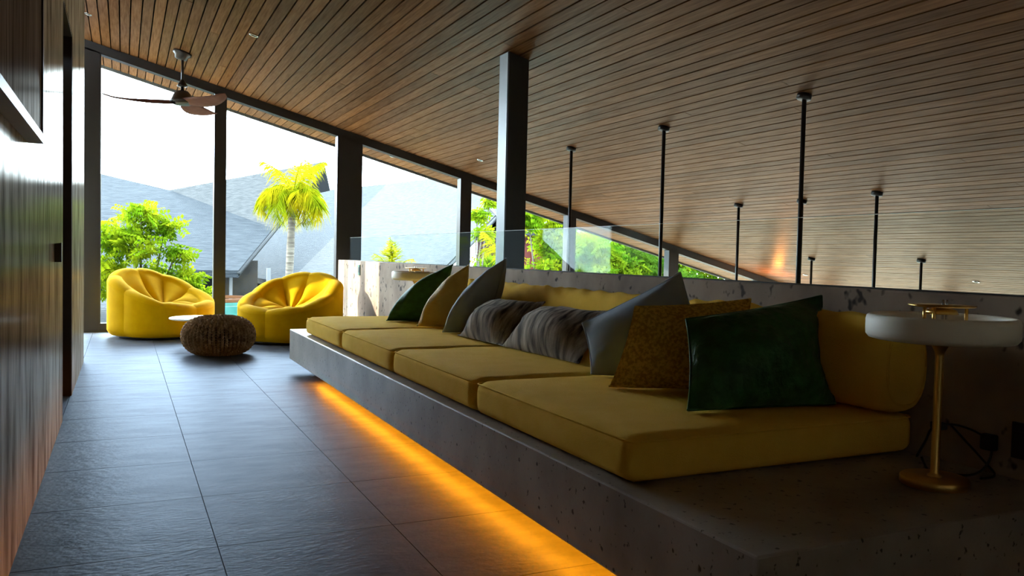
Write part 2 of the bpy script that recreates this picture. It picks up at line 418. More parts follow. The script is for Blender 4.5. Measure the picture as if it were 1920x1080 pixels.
# --- window wall
win = thing('window_1', 'tall dark framed glazing under the sloping ceiling', None, (1.0, WY, 0), kind='structure')
posts = [(-1.75, -1.66), (-0.416, -0.252), (0.991, 1.121), (2.493, 2.817), (4.214, 4.375), (5.922, 6.068), (7.77, 7.956), (9.6, 9.75), (11.0, 11.15)]
for (a, b) in posts:
    zb = 0.0 if b < 2.7 else -3.0
    y0, y1 = WY - 0.06, WY + 0.07
    v = [(a, y0, zb), (b, y0, zb), (b, y1, zb), (a, y1, zb), (a, y0, cz(a) - 0.09), (b, y0, cz(b) - 0.09), (b, y1, cz(b) - 0.09), (a, y1, cz(a) - 0.09)]
    pt = hexa('post', v, 'steel_black', win, origin=(a, WY, zb))
    if b - a > 0.1:
        v = [(b, WY - 0.035, zb), (b + 0.012, WY - 0.035, zb), (b + 0.012, WY + 0.035, zb), (b, WY + 0.035, zb)]
        v += [(p[0], p[1], cz(p[0]) - 0.1) for p in v]
        hexa('glazing_bead', v, 'steel_black', pt)
cslab('head_beam', -1.9, 11.3, WY - 0.06, WY + 0.07, -0.105, -0.002, 'steel_black', win)
for i in range(len(posts) - 1):
    a = posts[i][1]; b = posts[i + 1][0]
    zb = 0.0 if b < 2.7 else -3.0
    box('bottom_rail', a, b, WY - 0.05, WY + 0.06, zb, zb + 0.10, 'steel_black', win)
    v = [(a, WY + 0.0, zb + 0.1), (b, WY + 0.0, zb + 0.1), (b, WY + 0.008, zb + 0.1), (a, WY + 0.008, zb + 0.1)]
    v += [(p[0], p[1], cz(p[0]) - 0.105) for p in v]
    hexa('pane', v, 'pane_glass', win)
# side glazing of the lower storey
win2 = thing('window_2', 'low side glazing under the eave of the lower storey', None, (11.2, 4.6, -3.0), kind='structure')
ys = [-1.3, 1.1, 3.5, 5.9, 8.3, WY]
for k, y in enumerate(ys[3:]): box('post', 11.15, 11.27, y - 0.06, y + 0.06, -3.0, cz(11.2) - 0.03, 'steel_black', win2)
for k in range(3, 5): box('pane', 11.2, 11.208, ys[k] + 0.06, ys[k + 1] - 0.06, -3.0, cz(11.2) - 0.05, 'pane_glass', win2)
wsd = box('wall_east', 11.15, 11.27, -1.24, 5.84, -3.0, cz(11.2) - 0.05, 'lower_tile'); tag(wsd, 'dark side wall of the storey below', kind='structure')

# ------------------------------------------------------------------ exterior
gd = box('ground', -60, 90, -30, 140, -3.6, -3.25, 'lawn'); tag(gd, 'green garden ground below the house', kind='structure')
pv = box('bounce_paving', -9.0, 14.0, WY + 0.1, 13.4, -3.25, -3.18, 'paving'); tag(pv, 'unseen pale paving below the windows, added to bounce light up', kind='structure')  # out of view, added to reflect daylight up onto soffit and ceiling
pool = thing('bounce_pool', 'unseen turquoise pool below, added for its cyan bounce light', 'pool', (5.4, 16.2, -3.25))  # pool is unseen, added for the cyan light it throws on the ceiling
box('water', 3.5, 7.3, 15.0, 17.4, -3.25, -3.19, 'pool_water', pool)
for (a, b, c, d) in [(3.3, 7.5, 14.8, 15.0), (3.3, 7.5, 17.4, 17.6), (3.3, 3.5, 15.0, 17.4), (7.3, 7.5, 15.0, 17.4)]:
    box('coping', a, b, c, d, -3.25, -3.14, 'paving', pool)

def slab_poly(name, pts, th, mat, parent):
    n = len(pts); pts = [Vector(p) for p in pts]
    v = pts + [p - Vector((0, 0, th)) for p in pts]
    f = [tuple(range(n)), tuple(range(2 * n - 1, n - 1, -1))] + [(i, i + n, (i + 1) % n + n, (i + 1) % n) for i in range(n)]
    return mobj(name, v, f, mat, parent)

b1 = thing('folded_roof_house', 'house with folded grey shingle roof behind the leafy tree', 'house', (0, 22, -3.25))
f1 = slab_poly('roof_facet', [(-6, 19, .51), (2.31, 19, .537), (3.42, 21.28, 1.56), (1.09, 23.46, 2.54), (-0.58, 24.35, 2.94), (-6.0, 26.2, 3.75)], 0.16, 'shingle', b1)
f2 = slab_poly('roof_facet', [(3.42, 21.28, 1.56), (4.848, 22.0, 3.414), (1.09, 23.46, 2.54)], 0.10, 'shingle_sunlit', b1)
slab_poly('gable_soffit', [(4.848, 22.0, 3.39), (5.15, 22.6, 2.74), (4.3, 22.3, 2.5), (3.6, 21.5, 1.6)], 0.05, 'fascia', b1)
tube('rake_edge', [(2.31, 18.99, .46), (3.44, 21.26, 1.49), (4.87, 21.98, 3.36)], 0.05, 'fascia', b1, 6)
box('wall', -6, 2.9, 20.2, 20.6, -3.25, 0.75, 'dark_wall', b1)
for k, x in enumerate((-1.2, -0.3, 0.6, 1.55)):
    wv = box('window', x - 0.36, x + 0.36, 20.12, 20.2, -1.8, 0.55, 'wall_pane', b1)
    box('window_frame', x + 0.36, x + 0.42, 20.1, 20.2, -1.8, 0.6, 'fascia', wv)
box('column', 1.50, 1.60, 19.3, 19.4, -3.25, 0.52, 'white_post', b1)

b2 = thing('sunlit_roof_house', 'house with wide shingle roof, lit planes coloured pale, behind the palm', 'house', (7, 25, -3.25))
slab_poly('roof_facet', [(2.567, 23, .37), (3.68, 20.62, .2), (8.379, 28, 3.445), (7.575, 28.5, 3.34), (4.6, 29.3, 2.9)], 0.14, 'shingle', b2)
slab_poly('roof_facet', [(3.68, 20.62, .2), (7.204, 19.5, .48), (8.379, 28, 3.445)], 0.12, 'shingle_sunlit', b2)
slab_poly('roof_facet', [(7.204, 19.5, .48), (9.932, 22, 2.219), (8.379, 28, 3.445)], 0.12, 'shingle_sunlit', b2)
slab_poly('roof_facet', [(9.932, 22, 2.219), (9.318, 27, 3.577), (8.379, 28, 3.445)], 0.12, 'shingle_sunlit', b2)
slab_poly('roof_facet', [(9.932, 22, 2.219), (12.5, 24.4, 3.8), (10.883, 25.5, 3.83), (9.318, 27, 3.577)], 0.12, 'shingle_sunlit', b2)
tube('rake_edge', [(7.0, 19.26, .27), (7.72, 19.97, .71), (9.95, 21.97, 2.13), (12.5, 24.38, 3.7)], 0.06, 'fascia', b2, 6)
box('wall', 2.4, 9.4, 23.6, 24.0, -3.25, 0.3, 'dark_wall', b2)
for k, x in enumerate((3.7, 4.6, 5.5, 6.4)):
    wv = box('window', x - 0.38, x + 0.38, 23.5, 23.6, -2.2, 0.25, 'wall_pane', b2)
    box('window_frame', x + 0.38, x + 0.44, 23.45, 23.6, -2.2, 0.3, 'white_post', wv)
box('column', 2.19, 2.26, 19.6, 19.67, -3.25, 0.5, 'white_post', b2)
box('column', 3.24, 3.33, 21.0, 21.1, -3.25, 0.55, 'white_post', b2)
box('column', 2.02, 2.17, 20.0, 20.12, -3.25, 0.5, 'fascia', b2)

sp = thing('round_spa_pool', 'round teal tiled spa tub seen between the yellow chairs', 'spa tub', (1.85, 17.6, -3.25))
lathe('tub_wall', [(0.9, 0), (0.9, 3.13), (0.8, 3.13), (0.8, 2.9)], (1.85, 17.6, -3.25), 'teal_tile', sp, 40)
lathe('rim', [(0.92, 3.13), (0.92, 3.2), (0.8, 3.2), (0.8, 3.13)], (1.65, 18.3, -3.22), 'terracotta', sp, 40, closed=False)
lr = thing('low_canopy', 'pale grey low canopy roof outside the leftmost window', 'canopy', (-1.5, 14.5, -3.25))
slab_poly('roof_sheet', [(-3.5, 12.6, -.25), (-0.05, 12.6, -.25), (-0.25, 16.5, .3), (-3.5, 16.5, .3)], 0.08, 'shingle', lr)
for x, y in ((-3.3, 12.8), (-0.3, 12.8), (-3.3, 16.2), (-0.5, 16.2)): box('post', x - .05, x + .05, y - .05, y + .05, -3.25, -0.33 + (y > 14) * .45, 'fascia', lr)
rh = thing('red_house', 'dark red house wall half hidden by bushes', 'house', (11.5, 22.5, -3.25))
box('wall', 10.2, 13.4, 21.2, 24, -3.25, 1.75, 'red_wall', rh)
slab_poly('roof_facet', [(9.9, 20.9, 1.7), (13.7, 20.9, 1.7), (13.7, 22.6, 2.5), (9.9, 22.6, 2.5)], 0.1, 'fascia', rh)
slab_poly('roof_facet', [(9.9, 24.3, 1.7), (13.7, 24.3, 1.7), (13.7, 22.6, 2.5), (9.9, 22.6, 2.5)], 0.1, 'fascia', rh)

def leaf_cloud(rg, cens, n, size):
    V, F = [], []
    tot = sum(c[3] ** 2 for c in cens)
    for (x, y, z, r) in cens:
        for _ in range(int(n * r * r / tot)):
            d = Vector((rg.gauss(0, 1), rg.gauss(0, 1), rg.gauss(0, 1))).normalized() * r * rg.uniform(0.15, 1) ** 0.5
            p = Vector((x, y, z)) + Vector((d.x, d.y, d.z * 0.75))
            # sprig: three to five leaflets along a small stalk
            ax = Vector((rg.uniform(-1, 1), rg.uniform(-1, 1), rg.uniform(-0.6, 0.25))).normalized()
            sd = ax.orthogonal().normalized(); sd.rotate(Matrix.Rotation(rg.uniform(0, 6.28), 3, ax))
            nl = rg.randint(3, 5); s = size * rg.uniform(0.7, 1.3)
            for q in range(nl):
                o = p + ax * (q * s * 0.55)
                for sg in (-1, 1):
                    t = (sd * sg + ax * 0.5).normalized(); w = t.cross(ax.cross(sd)).normalized() * s * 0.26
                    b = len(V)
                    V += [o, o + t * s * 0.5 + w, o + t * s - Vector((0, 0, s * 0.15)), o + t * s * 0.5 - w]
                    F.append((b, b + 1, b + 2, b + 3))
    return V, F

def leafy_tree(name, label, base, cens, n, size, leaf, seed, trunk_r=0.07, group=None):
    rg = random.Random(seed)
    t = thing(name, label, 'tree', base, group)
    cx = sum(c[0] for c in cens) / len(cens); cy = sum(c[1] for c in cens) / len(cens); czz = min(c[2] for c in cens)
    fork = Vector((base[0] * 0.4 + cx * 0.6, base[1] * 0.4 + cy * 0.6, base[2] + (czz - base[2]) * 0.85))
    tube('trunk', catmull([base, Vector(base).lerp(fork, 0.5) + Vector((0.08, 0.05, 0)), fork], 5), [trunk_r * (1 - 0.04 * k) for k in range(11)], 'bark', t, 8)
    for c in cens:
        e = Vector(c[:3]); mid = fork.lerp(e, 0.5) + Vector((rg.uniform(-.1, .1), rg.uniform(-.1, .1), -0.05))
        tube('branch', catmull([fork, mid, e], 4), [trunk_r * 0.45 * (1 - 0.09 * k) for k in range(9)], 'bark', t, 6)
    v, f = leaf_cloud(rg, cens, n, size)
    o = mobj('foliage', v, f, leaf, t); o['kind'] = 'stuff'
    return t

leafy_tree('leafy_tree', 'bright green leafy tree behind the left yellow chair', (0.35, 14.2, -3.25),
           [(0.25, 14, 1.5, .3), (0.6, 14.1, 1.35, .27), (-0.2, 14.1, 1.2, .34), (0.2, 13.9, 1.05, .36), (0.75, 14, .9, .22), (0.5, 14, .55, .3), (0.95, 14, .52, .24),
            (1.1, 14.1, .28, .2), (-0.25, 14, .7, .3), (0.1, 14.1, .4, .28), (0.7, 13.9, .2, .25), (-0.4, 14.2, .35, .22)], 900, 0.085, 'leaf_bright', 3)
GR = 'garden trees right of the column'
leafy_tree('leafy_tree', 'yellow-green tree in front of the red house', (8.3, 16.3, -3.25),
           [(8.0, 16, 1.85, .38), (8.75, 16.2, 1.3, .42), (8.8, 16.1, 1.75, .4), (8.0, 16.3, .6, .28), (8.7, 15.9, .75, .42)], 900, 0.10, 'leaf_bright', 5, group=GR)
leafy_tree('leafy_tree', 'mid-green tree between the two thin window posts', (9.6, 15.4, -3.25),
           [(9.1, 15.2, 1.2, .45), (9.6, 15.3, .95, .45), (9.2, 15.0, .6, .5), (10.0, 15.2, .8, .4)], 1000, 0.10, 'leaf_mid', 6, group=GR)
leafy_tree('leafy_tree', 'dark green tree beside the rightmost window post', (10.8, 15.6, -3.25),
           [(10.3, 15.4, 1.0, .45), (10.9, 15.5, .75, .5), (11.4, 15.6, .55, .4), (10.4, 15.2, .55, .45), (12.0, 15.6, .4, .45)], 1100, 0.09, 'leaf_dark', 7, group=GR)
leafy_tree('leafy_tree', 'pale tree rising behind the left edge of the column', (8.3, 19.4, -3.25),
           [(8.15, 19.2, 2.05, .2), (8.3, 19.2, 1.6, .2), (8.5, 19.2, 2.4, .2), (8.6, 19.4, .7, .35)], 300, 0.11, 'leaf_bright', 8, group=GR)
leafy_tree('leafy_tree', 'distant green tree filling the gap behind the red house', (13.0, 19.0, -3.25),
           [(11.8, 18.6, 1.6, .8), (13.0, 18.8, 1.3, .8), (14.2, 19, 1.0, .8), (12.3, 18.5, .6, .8), (15.5, 19.2, .8, .8)], 1500, 0.13, 'leaf_mid', 9, 0.1, group=GR)

def palm(name, label, base, crown, nfr, flen, seed, leaf='leaf_palm', r0=0.13, up=0.5, droop=1.0, nleaf=30):
    rg = random.Random(seed)
    t = thing(name, label, 'palm tree', base)
    base = Vector(base); crown = Vector(crown)
    pts = catmull([base, base.lerp(crown, 0.5) + Vector((-0.04, 0, 0)), crown], 10)
    rr = [r0 * (1.25 - 0.5 * k / 20) * (1 + 0.06 * math.sin(k * 2.1)) for k in range(21)]
    tube('trunk', pts, rr, 'palm_bark', t, 12)
    for i in range(nfr):
        a = i * 2.39996 + rg.uniform(-.2, .2)
        el = math.radians(rg.uniform(82, 20) if i > 5 else rg.uniform(70, 86)) * up / 0.5
        L = flen * rg.uniform(0.75, 1.1)
        dr = Vector((math.cos(a), math.sin(a), 0)); pos = crown.copy(); rach = [pos.copy()]
        n = 14; e = el; drp = droop if i > 5 else droop * 0.35
        for k in range(n):
            st = dr * math.cos(e) + Vector((0, 0, math.sin(e)))
            pos = pos + st * (L / n); rach.append(pos.copy()); e -= drp * 0.13 * (0.5 + k / n)
        V, F = tube_geo(rach, [0.014 * (1 - 0.8 * k / n) for k in range(n + 1)], 4)
        V = list(V); F = list(F)
        side = dr.cross(Vector((0, 0, 1)))
        for k in range(2, nleaf):
            f = k / nleaf * n; j = min(int(f), n - 1); p = rach[j].lerp(rach[j + 1], f - j)
            tn = (rach[j + 1] - rach[j]).normalized(); ll = L * 0.36 * math.sin(math.pi * (0.12 + 0.85 * k / nleaf)) + 0.04
            for sg in (-1, 1):
                dv = (side * sg * 0.75 + tn * 0.75 + Vector((0, 0, rg.uniform(-0.9, 0.0)))).normalized()
                w = tn * 0.012 * L; b = len(V)
                V += [p - w, p + w, p + dv * ll * 0.6 + w * 0.7 + Vector((0, 0, -0.03)), p + dv * ll + Vector((0, 0, -0.22 * ll * droop)), p + dv * ll * 0.6 - w * 0.7 + Vector((0, 0, -0.03))]
                F.append((b, b + 1, b + 2, b + 3, b + 4))
        mobj('frond', V, F, leaf, t)
    return t
palm('palm_tree', 'yellow-green palm with pale trunk between the window posts', (2.88, 16.1, -3.25), (2.93, 16, 1.95), 32, 1.02, 11, up=0.5, droop=2.1, nleaf=34, r0=0.085)
palm('palm_tree', 'small feathery palm seen through the glass above the concrete wall', (4.15, 13.6, -3.25), (4.15, 13.5, .62), 9, 0.62, 12, r0=0.06, up=0.62, droop=0.5, nleaf=20)
palm('palm_tree', 'slender yellow palm just left of the dark column', (6.45, 14.1, -3.25), (6.45, 14, 1.0), 9, 0.75, 13, r0=0.06, up=0.4, droop=1.2, nleaf=22)

# ------------------------------------------------------------------ column, glass rail, bench
colm = thing('steel_column', 'black square steel column rising from behind the parapet to the ceiling', 'column', (2.745, 5.795, -3.0))
v = [(2.66, 5.71, -3), (2.83, 5.71, -3), (2.83, 5.88, -3), (2.66, 5.88, -3)]; v += [(p[0], p[1], cz(p[0]) - 0.002) for p in v]
hexa('shaft', v, 'steel_col', colm)
v = [(2.654, 5.72, -2.9), (2.66, 5.72, -2.9), (2.66, 5.87, -2.9), (2.654, 5.87, -2.9)]; v += [(p[0], p[1], cz(p[0]) - 0.004) for p in v]
hexa('lit_face', v, 'steel_lit', colm)  # thin plate coloured lighter to stand for light on the left face

gr = thing('glass_balustrade', 'frameless clear glass balustrade along the top of the concrete parapet', 'balustrade', (2.55, 4.6, PZ))
gj = [-0.9, 0.4, 2.68, 5.49, 7.84, 10.03]
for k in range(5):
    box('glass_panel', 2.544, 2.556, gj[k] + 0.006, gj[k + 1] - 0.006, PZ + 0.004, 1.172, 'rail_glass', gr)
    box('polished_edge', 2.5445, 2.5555, gj[k] + 0.006, gj[k + 1] - 0.006, 1.172, 1.1735, 'glass_edge', gr)
box('channel', 2.52, 2.58, -0.9, 10.03, PZ + 0.0005, PZ + 0.004, 'fascia', gr)

bench = thing('concrete_bench', 'long cantilevered polished concrete bench lit from below', 'bench', (1.85, 4.1, 0))
BX0, BY0, BY1, BZ0, BZ1 = 1.24, 1.335, 6.83, 0.10, 0.344
box('slab', BX0, PX0 - 0.002, BY0, BY1, BZ0, BZ1, 'concrete', bench, bevel=0.006, seg=2)
box('plinth', 1.75, PX0 - 0.002, BY0 + 0.4, BY1 - 0.7, 0.0, BZ0, 'concrete', bench)
box('light_strip', 1.33, 1.35, BY0 + 0.05, BY1 - 0.72, BZ0 - 0.014, BZ0 - 0.001, 'led_amber', bench)

# ------------------------------------------------------------------ seat cushions
CT = 0.48
def seat_cushion(y0, y1, label, seed):
    x0, x1 = 1.285, 2.435; z0, z1 = BZ1 + 0.001, CT
    t = thing('seat_cushion', label, 'cushion', ((x0 + x1) / 2, (y0 + y1) / 2, z0), 'mustard seat cushions on the bench')
    rg = Vector((seed * 3.1, seed * 1.7, 0))
    nx, ny = 26, 26; R = 0.035
    hx, hy, hz = (x1 - x0) / 2, (y1 - y0) / 2, (z1 - z0) / 2
    c = Vector(((x0 + x1) / 2, (y0 + y1) / 2, (z0 + z1) / 2))
    bm = bmesh.new(); bmesh.ops.create_cube(bm, size=2)
    bmesh.ops.subdivide_edges(bm, edges=bm.edges[:], cuts=23, use_grid_fill=True)
    for vv in bm.verts:
        # remap so more rows sit near the edges, then round
        q = Vector([math.copysign(abs(a) ** 0.75, a) for a in vv.co])
        p = Vector((q.x * hx, q.y * hy, q.z * hz))
        inn = Vector((max(-hx + R, min(hx - R, p.x)), max(-hy + R, min(hy - R, p.y)), max(-hz + R, min(hz - R, p.z))))
        d = p - inn
        if d.length > 1e-6: p = inn + d.normalized() * R
        if q.z > 0: p.z += 0.010 * (1 - q.x ** 4) * (1 - q.y ** 4)
        w = noise.noise(Vector((p.x * 5, p.y * 5, p.z * 3)) + rg)
        p += Vector((0, 0, 0.004 * w)) if q.z > 0.3 else Vector((0, 0, 0))
        if abs(q.z) < 0.9: p.x += math.copysign(0.006 * noise.noise(Vector((p.y * 9, p.z * 4, seed))) + 0.006 * (1 - q.z ** 2), p.x) if abs(q.x) > 0.9 else 0
        vv.co = p + c
    vs = [v.co.copy() for v in bm.verts]; fs = [tuple(v.index for v in f.verts) for f in bm.faces]; bm.free()
    mobj('cover', vs, fs, 'ochre', t, True)
    zz = z1 - 0.012
    loop = []
    r = 0.03
    for (cx, cy, a0) in ((x1 - r, y1 - r, 0), (x0 + r, y1 - r, 90), (x0 + r, y0 + r, 180), (x1 - r, y0 + r, 270)):
        for k in range(4):
            a = math.radians(a0 + 30 * k); loop.append((cx + r * 0.95 * math.cos(a), cy + r * 0.95 * math.sin(a), zz))
    loop.append(loop[0])
    tube('piping', loop, 0.0035, 'ochre', t, 5)
    return t
ce_y = [1.885, 3.02, 4.135, 5.265, 6.385]
lab = ['mustard seat cushion nearest the viewer, under the green quilted pillow', 'second mustard seat cushion from the near lamp', 'third mustard seat cushion from the near lamp', 'mustard seat cushion at the far window end of the bench']
for k in range(4): seat_cushion(ce_y[k] + 0.008, ce_y[k + 1] - 0.008, lab[k], k + 1)

# ------------------------------------------------------------------ bolsters
def bolster(y0, y1, label, seed):
    t = thing('bolster_cushion', label, 'bolster', (2.3, (y0 + y1) / 2, CT), 'mustard bolsters along the parapet')
    ny, na = int((y1 - y0) * 60), 36
    cx, czz, rx, rz = 2.325, CT + 0.168, 0.113, 0.16
    V, F = [], []
    for i in range(ny + 1):
        u = i / ny; y = y0 + (y1 - y0) * u
        e = min(u, 1 - u) * (y1 - y0) / 0.09
        s = 1.0 if e >= 1 else 0.72 + 0.28 * math.sqrt(max(0, 1 - (1 - e) ** 2))
        if i in (0, ny): s = 0.45
        for k in range(na):
            a = 2 * math.pi * k / na; c_, s_ = math.cos(a), math.sin(a)
            px = math.copysign(abs(c_) ** 0.8, c_); pz = math.copysign(abs(s_) ** 0.8, s_)
            wr = 0.03 * noise.noise(Vector((y * 7 + a * 2.6, a * 0.4, seed))) + 0.012 * math.sin(y * 38 + a * 7 + 4 * noise.noise(Vector((y * 2, a, seed))))
            wr *= 1 if pz > -0.7 and px < 0.8 else 0
            V.append((cx + rx * s * px * (1 + wr * 2), y, max(CT + 0.013, czz + rz * s * pz * (1 + wr * 2))))
    for i in range(ny):
        for k in range(na):
            k2 = (k + 1) % na; F.append((i * na + k, (i + 1) * na + k, (i + 1) * na + k2, i * na + k2))
    F.append(tuple(range(na))); F.append(tuple(ny * na + k for k in range(na))[::-1])
    mobj('cover', V, F, 'ochre', t, True)
    for (y, sgn) in ((y0 + 0.012, 1), (y1 - 0.012, -1)):
        pts = [(cx + rx * 0.79 * math.copysign(abs(math.cos(a)) ** 0.8, math.cos(a)), y, max(CT + 0.015, czz + rz * 0.79 * math.copysign(abs(math.sin(a)) ** 0.8, math.sin(a)))) for a in [2 * math.pi * k / 24 for k in range(25)]]
        tube('piping', pts, 0.004, 'ochre', t, 5)
bolster(1.83, 3.02, 'mustard bolster with its end beside the near lamp', 1.3)
bolster(3.04, 5.6, 'wrinkled mustard bolster behind the two fur pillows', 2.7)

# ------------------------------------------------------------------ pillows
def pillow(name, label, BL, BR, TR, TL, th, mat, seed, group, wr=0.012, pinch=0.05, corner=0.0, full=0.72, flo=CT + 0.018):
    BL, BR, TR, TL = map(Vector, (BL, BR, TR, TL))
    cen = (BL + BR + TR + TL) / 4
    nrm = ((BR - BL) + (TR - TL)).cross((TL - BL) + (TR - BR)).normalized()
    t = thing(name, label, 'pillow', (cen.x, cen.y, CT), group)
    n = 28
    def pt(u, v, sgn):
        uu = u * (1 - pinch * (1 - v * v)); vv = v * (1 - pinch * (1 - u * u))
        p = BL * (1 - uu) * (1 - vv) / 4 + BR * (1 + uu) * (1 - vv) / 4 + TR * (1 + uu) * (1 + vv) / 4 + TL * (1 - uu) * (1 + vv) / 4
        p = p.lerp(cen, corner * (u * v) ** 6)
        w = th * ((1 - u * u) * (1 - v * v)) ** full
        edge = (1 - max(abs(u), abs(v)))
        rad = max(abs(u), abs(v))
        ang = math.atan2(v, u)
        k = wr * (noise.noise(Vector((u * 1.6, v * 1.6, seed + sgn))) + 0.55 * rad * noise.noise(Vector((ang * 3.2, rad * 1.2, seed))))
        if edge < 0.02: k = 0
        p = p + nrm * sgn * (w + k * min(1, edge * 6))
        p.z = max(p.z, flo)
        p.x = min(p.x, PX0 - 0.004)
        pz_ = abs(p.z - CT - 0.168) / 0.16
        if pz_ < 1 and p.y < 5.6:      # rests against the bolster instead of sinking into it
            p.x = min(p.x, 2.325 - 0.113 * (1 - pz_ ** 2.5) ** 0.4 - 0.006)
        return p
    V, F, idx = [], [], {}
    for sgn in (1, -1):
        for i in range(n + 1):
            for j in range(n + 1):
                u = math.sin((i / n - 0.5) * math.pi); v = math.sin((j / n - 0.5) * math.pi)
                b = i in (0, n) or j in (0, n)
                if b and sgn == -1: idx[(-1, i, j)] = idx[(1, i, j)]; continue
                idx[(sgn, i, j)] = len(V); V.append(pt(u, v, sgn))
    for sgn in (1, -1):
        for i in range(n):
            for j in range(n):
                q = (idx[(sgn, i, j)], idx[(sgn, i + 1, j)], idx[(sgn, i + 1, j + 1)], idx[(sgn, i, j + 1)])
                F.append(q if sgn == 1 else q[::-1])
    mobj('cover', V, F, mat, t, True)
    ring = [V[idx[(1, i, 0)]] for i in range(n + 1)] + [V[idx[(1, n, j)]] for j in range(1, n + 1)] + [V[idx[(1, i, n)]] for i in range(n - 1, -1, -1)] + [V[idx[(1, 0, j)]] for j in range(n - 1, -1, -1)]
    tube('seam', ring, 0.0045, mat, t, 5)
    return t

PG = 'scatter pillows on the bench'
# near group, leaning back towards the middle of the bench
pillow('pillow', 'dark green quilted pillow nearest the lamp, standing at the front', (1.655, 2.12, .49), (2.235, 2.05, .49), (2.36, 2.25, .862), (1.80, 2.33, .775), 0.125, 'green_quilt', 1.0, PG, 0.02)
pillow('pillow', 'knobbly mustard pillow between the near green and blue-grey pillows', (1.67, 2.62, .485), (2.15, 2.40, .485), (2.26, 2.52, .834), (1.78, 2.62, .80), 0.115, 'mustard_knit', 2.0, PG, 0.02)
pillow('pillow', 'blue-grey pillow leaning behind the knobbly mustard pillow', (1.78, 2.93, .485), (2.20, 2.62, .485), (2.20, 2.90, .93), (1.80, 3.05, .70), 0.135, 'blue_grey', 3.0, PG, 0.016)
pillow('fur_pillow', 'grey-brown streaked fur pillow beside the near blue-grey pillow', (1.86, 4.02, .485), (1.90, 3.25, .485), (2.10, 3.32, .73), (2.09, 4.03, .70), 0.125, 'fur', 4.0, 'fur lumbar pillows', 0.022)
pillow('fur_pillow', 'grey-brown streaked fur pillow beside the far blue-grey pillow', (1.84, 4.60, .485), (1.87, 4.04, .485), (2.11, 3.99, .735), (2.06, 4.62, .69), 0.125, 'fur', 5.0, 'fur lumbar pillows', 0.022)
# far group, tipped over towards the viewer
def tipped(label, low, high, half, dz, th, mat, seed, wr):
    low = Vector(low); high = Vector(high); mid = (low + high) / 2
    dv = Vector((mid.x, mid.y, 0)).normalized()
    far = mid + dv * half + Vector((0, 0, dz)); near = Vector((low.x + 0.25, low.y - 0.10, low.z))
    pillow('pillow', label, near, low, far, high, th, mat, seed, PG, wr, pinch=0.0, corner=0.02, full=0.55)
tipped('pale blue-grey pillow leaning beside the far fur pillow', (1.82, 4.82, .49), (2.13, 4.54, .978), 0.22, 0.03, 0.155, 'blue_grey', 6.0, 0.014)
tipped('mustard silk pillow between the far green and blue-grey pillows', (1.80, 5.26, .49), (2.12, 5.12, .925), 0.20, 0.03, 0.135, 'mustard_silk', 7.0, 0.016)
tipped('dark green velvet pillow farthest along the bench near the windows', (1.73, 5.74, .49), (2.13, 5.44, .922), 0.22, 0.03, 0.145, 'green_velvet', 8.0, 0.016)

# ------------------------------------------------------------------ lamps
def table_lamp(cx, cy, label):
    t = thing('table_lamp', label, 'lamp', (cx, cy, BZ1), 'white drum table lamps on the bench')
    z = BZ1 + 0.001; c = (cx, cy, z)
    lathe('base', [(0.0005, 0), (0.088, 0), (0.093, 0.003), (0.093, 0.022), (0.089, 0.026), (0.0005, 0.026)], c, 'brass', t, 48)
    lathe('stem', [(0.020, 0.026), (0.020, 0.031), (0.0135, 0.034), (0.012, 0.04), (0.012, 0.375), (0.014, 0.39), (0.024, 0.41), (0.036, 0.42)], c, 'brass', t, 24)
    prof = [(0.01, 0.422), (0.175, 0.422), (0.192, 0.426), (0.2, 0.436), (0.201, 0.45), (0.201, 0.478), (0.198, 0.49), (0.19, 0.495), (0.184, 0.492), (0.182, 0.484), (0.18, 0.46), (0.01, 0.455)]
    lathe('shade', prof, c, 'white_shade', t, 64)
    for k in range(3):
        a = math.radians(80 + 120 * k)
        lathe('support_rod', [(0.005, 0.455), (0.005, 0.522)], (cx + 0.065 * math.cos(a), cy + 0.065 * math.sin(a), z), 'brass', t, 10)
    lathe('inner_dome', [(0.045, 0.50), (0.04, 0.512), (0.01, 0.52)], c, 'brass', t, 24)
    lathe('top_disc', [(0.0005, 0.521), (0.086, 0.521), (0.089, 0.523), (0.089, 0.526), (0.0005, 0.527)], c, 'brass', t, 48)
    for s in (-0.008, 0.008):
        lathe('switch_pin', [(0.0035, 0.46), (0.0035, 0.54), (0.0005, 0.542)], (cx + s, cy - 0.01, z), 'chrome', t, 10)
    return t
table_lamp(2.135, 1.585, 'white drum lamp on a brass stem at the near end of the bench')
table_lamp(2.21, 6.50, 'white drum lamp half hidden behind the far green pillow')

cd = thing('power_cord', 'black power cord with inline switch looped behind the near brass lamp', 'cord', (2.3, 1.6, BZ1))
zc = BZ1 + 0.006
tube('cable', catmull([(2.16, 1.665, zc + .06), (2.24, 1.70, zc + .09), (2.30, 1.72, zc + .125), (2.36, 1.70, zc + .135), (2.41, 1.665, zc + .12), (2.425, 1.62, zc + .095), (2.41, 1.60, zc + .06), (2.38, 1.60, zc + .02), (2.33, 1.61, zc), (2.26, 1.66, zc), (2.22, 1.67, zc + .01), (2.20, 1.68, zc + .05)], 6), 0.0036, 'black_plastic', cd, 6)
tube('cable_loop', catmull([(2.36, 1.705, zc + .135), (2.40, 1.68, zc + .085), (2.42, 1.63, zc + .03), (2.40, 1.58, zc), (2.32, 1.57, zc)], 6), 0.0036, 'black_plastic', cd, 6)
box('inline_switch', 2.315, 2.345, 1.70, 1.745, zc + .118, zc + .14, 'black_plastic', cd, bevel=0.005)
box('plug', 2.415, 2.445, 1.60, 1.645, zc + .065, zc + .115, 'black_plastic', cd, bevel=0.006)

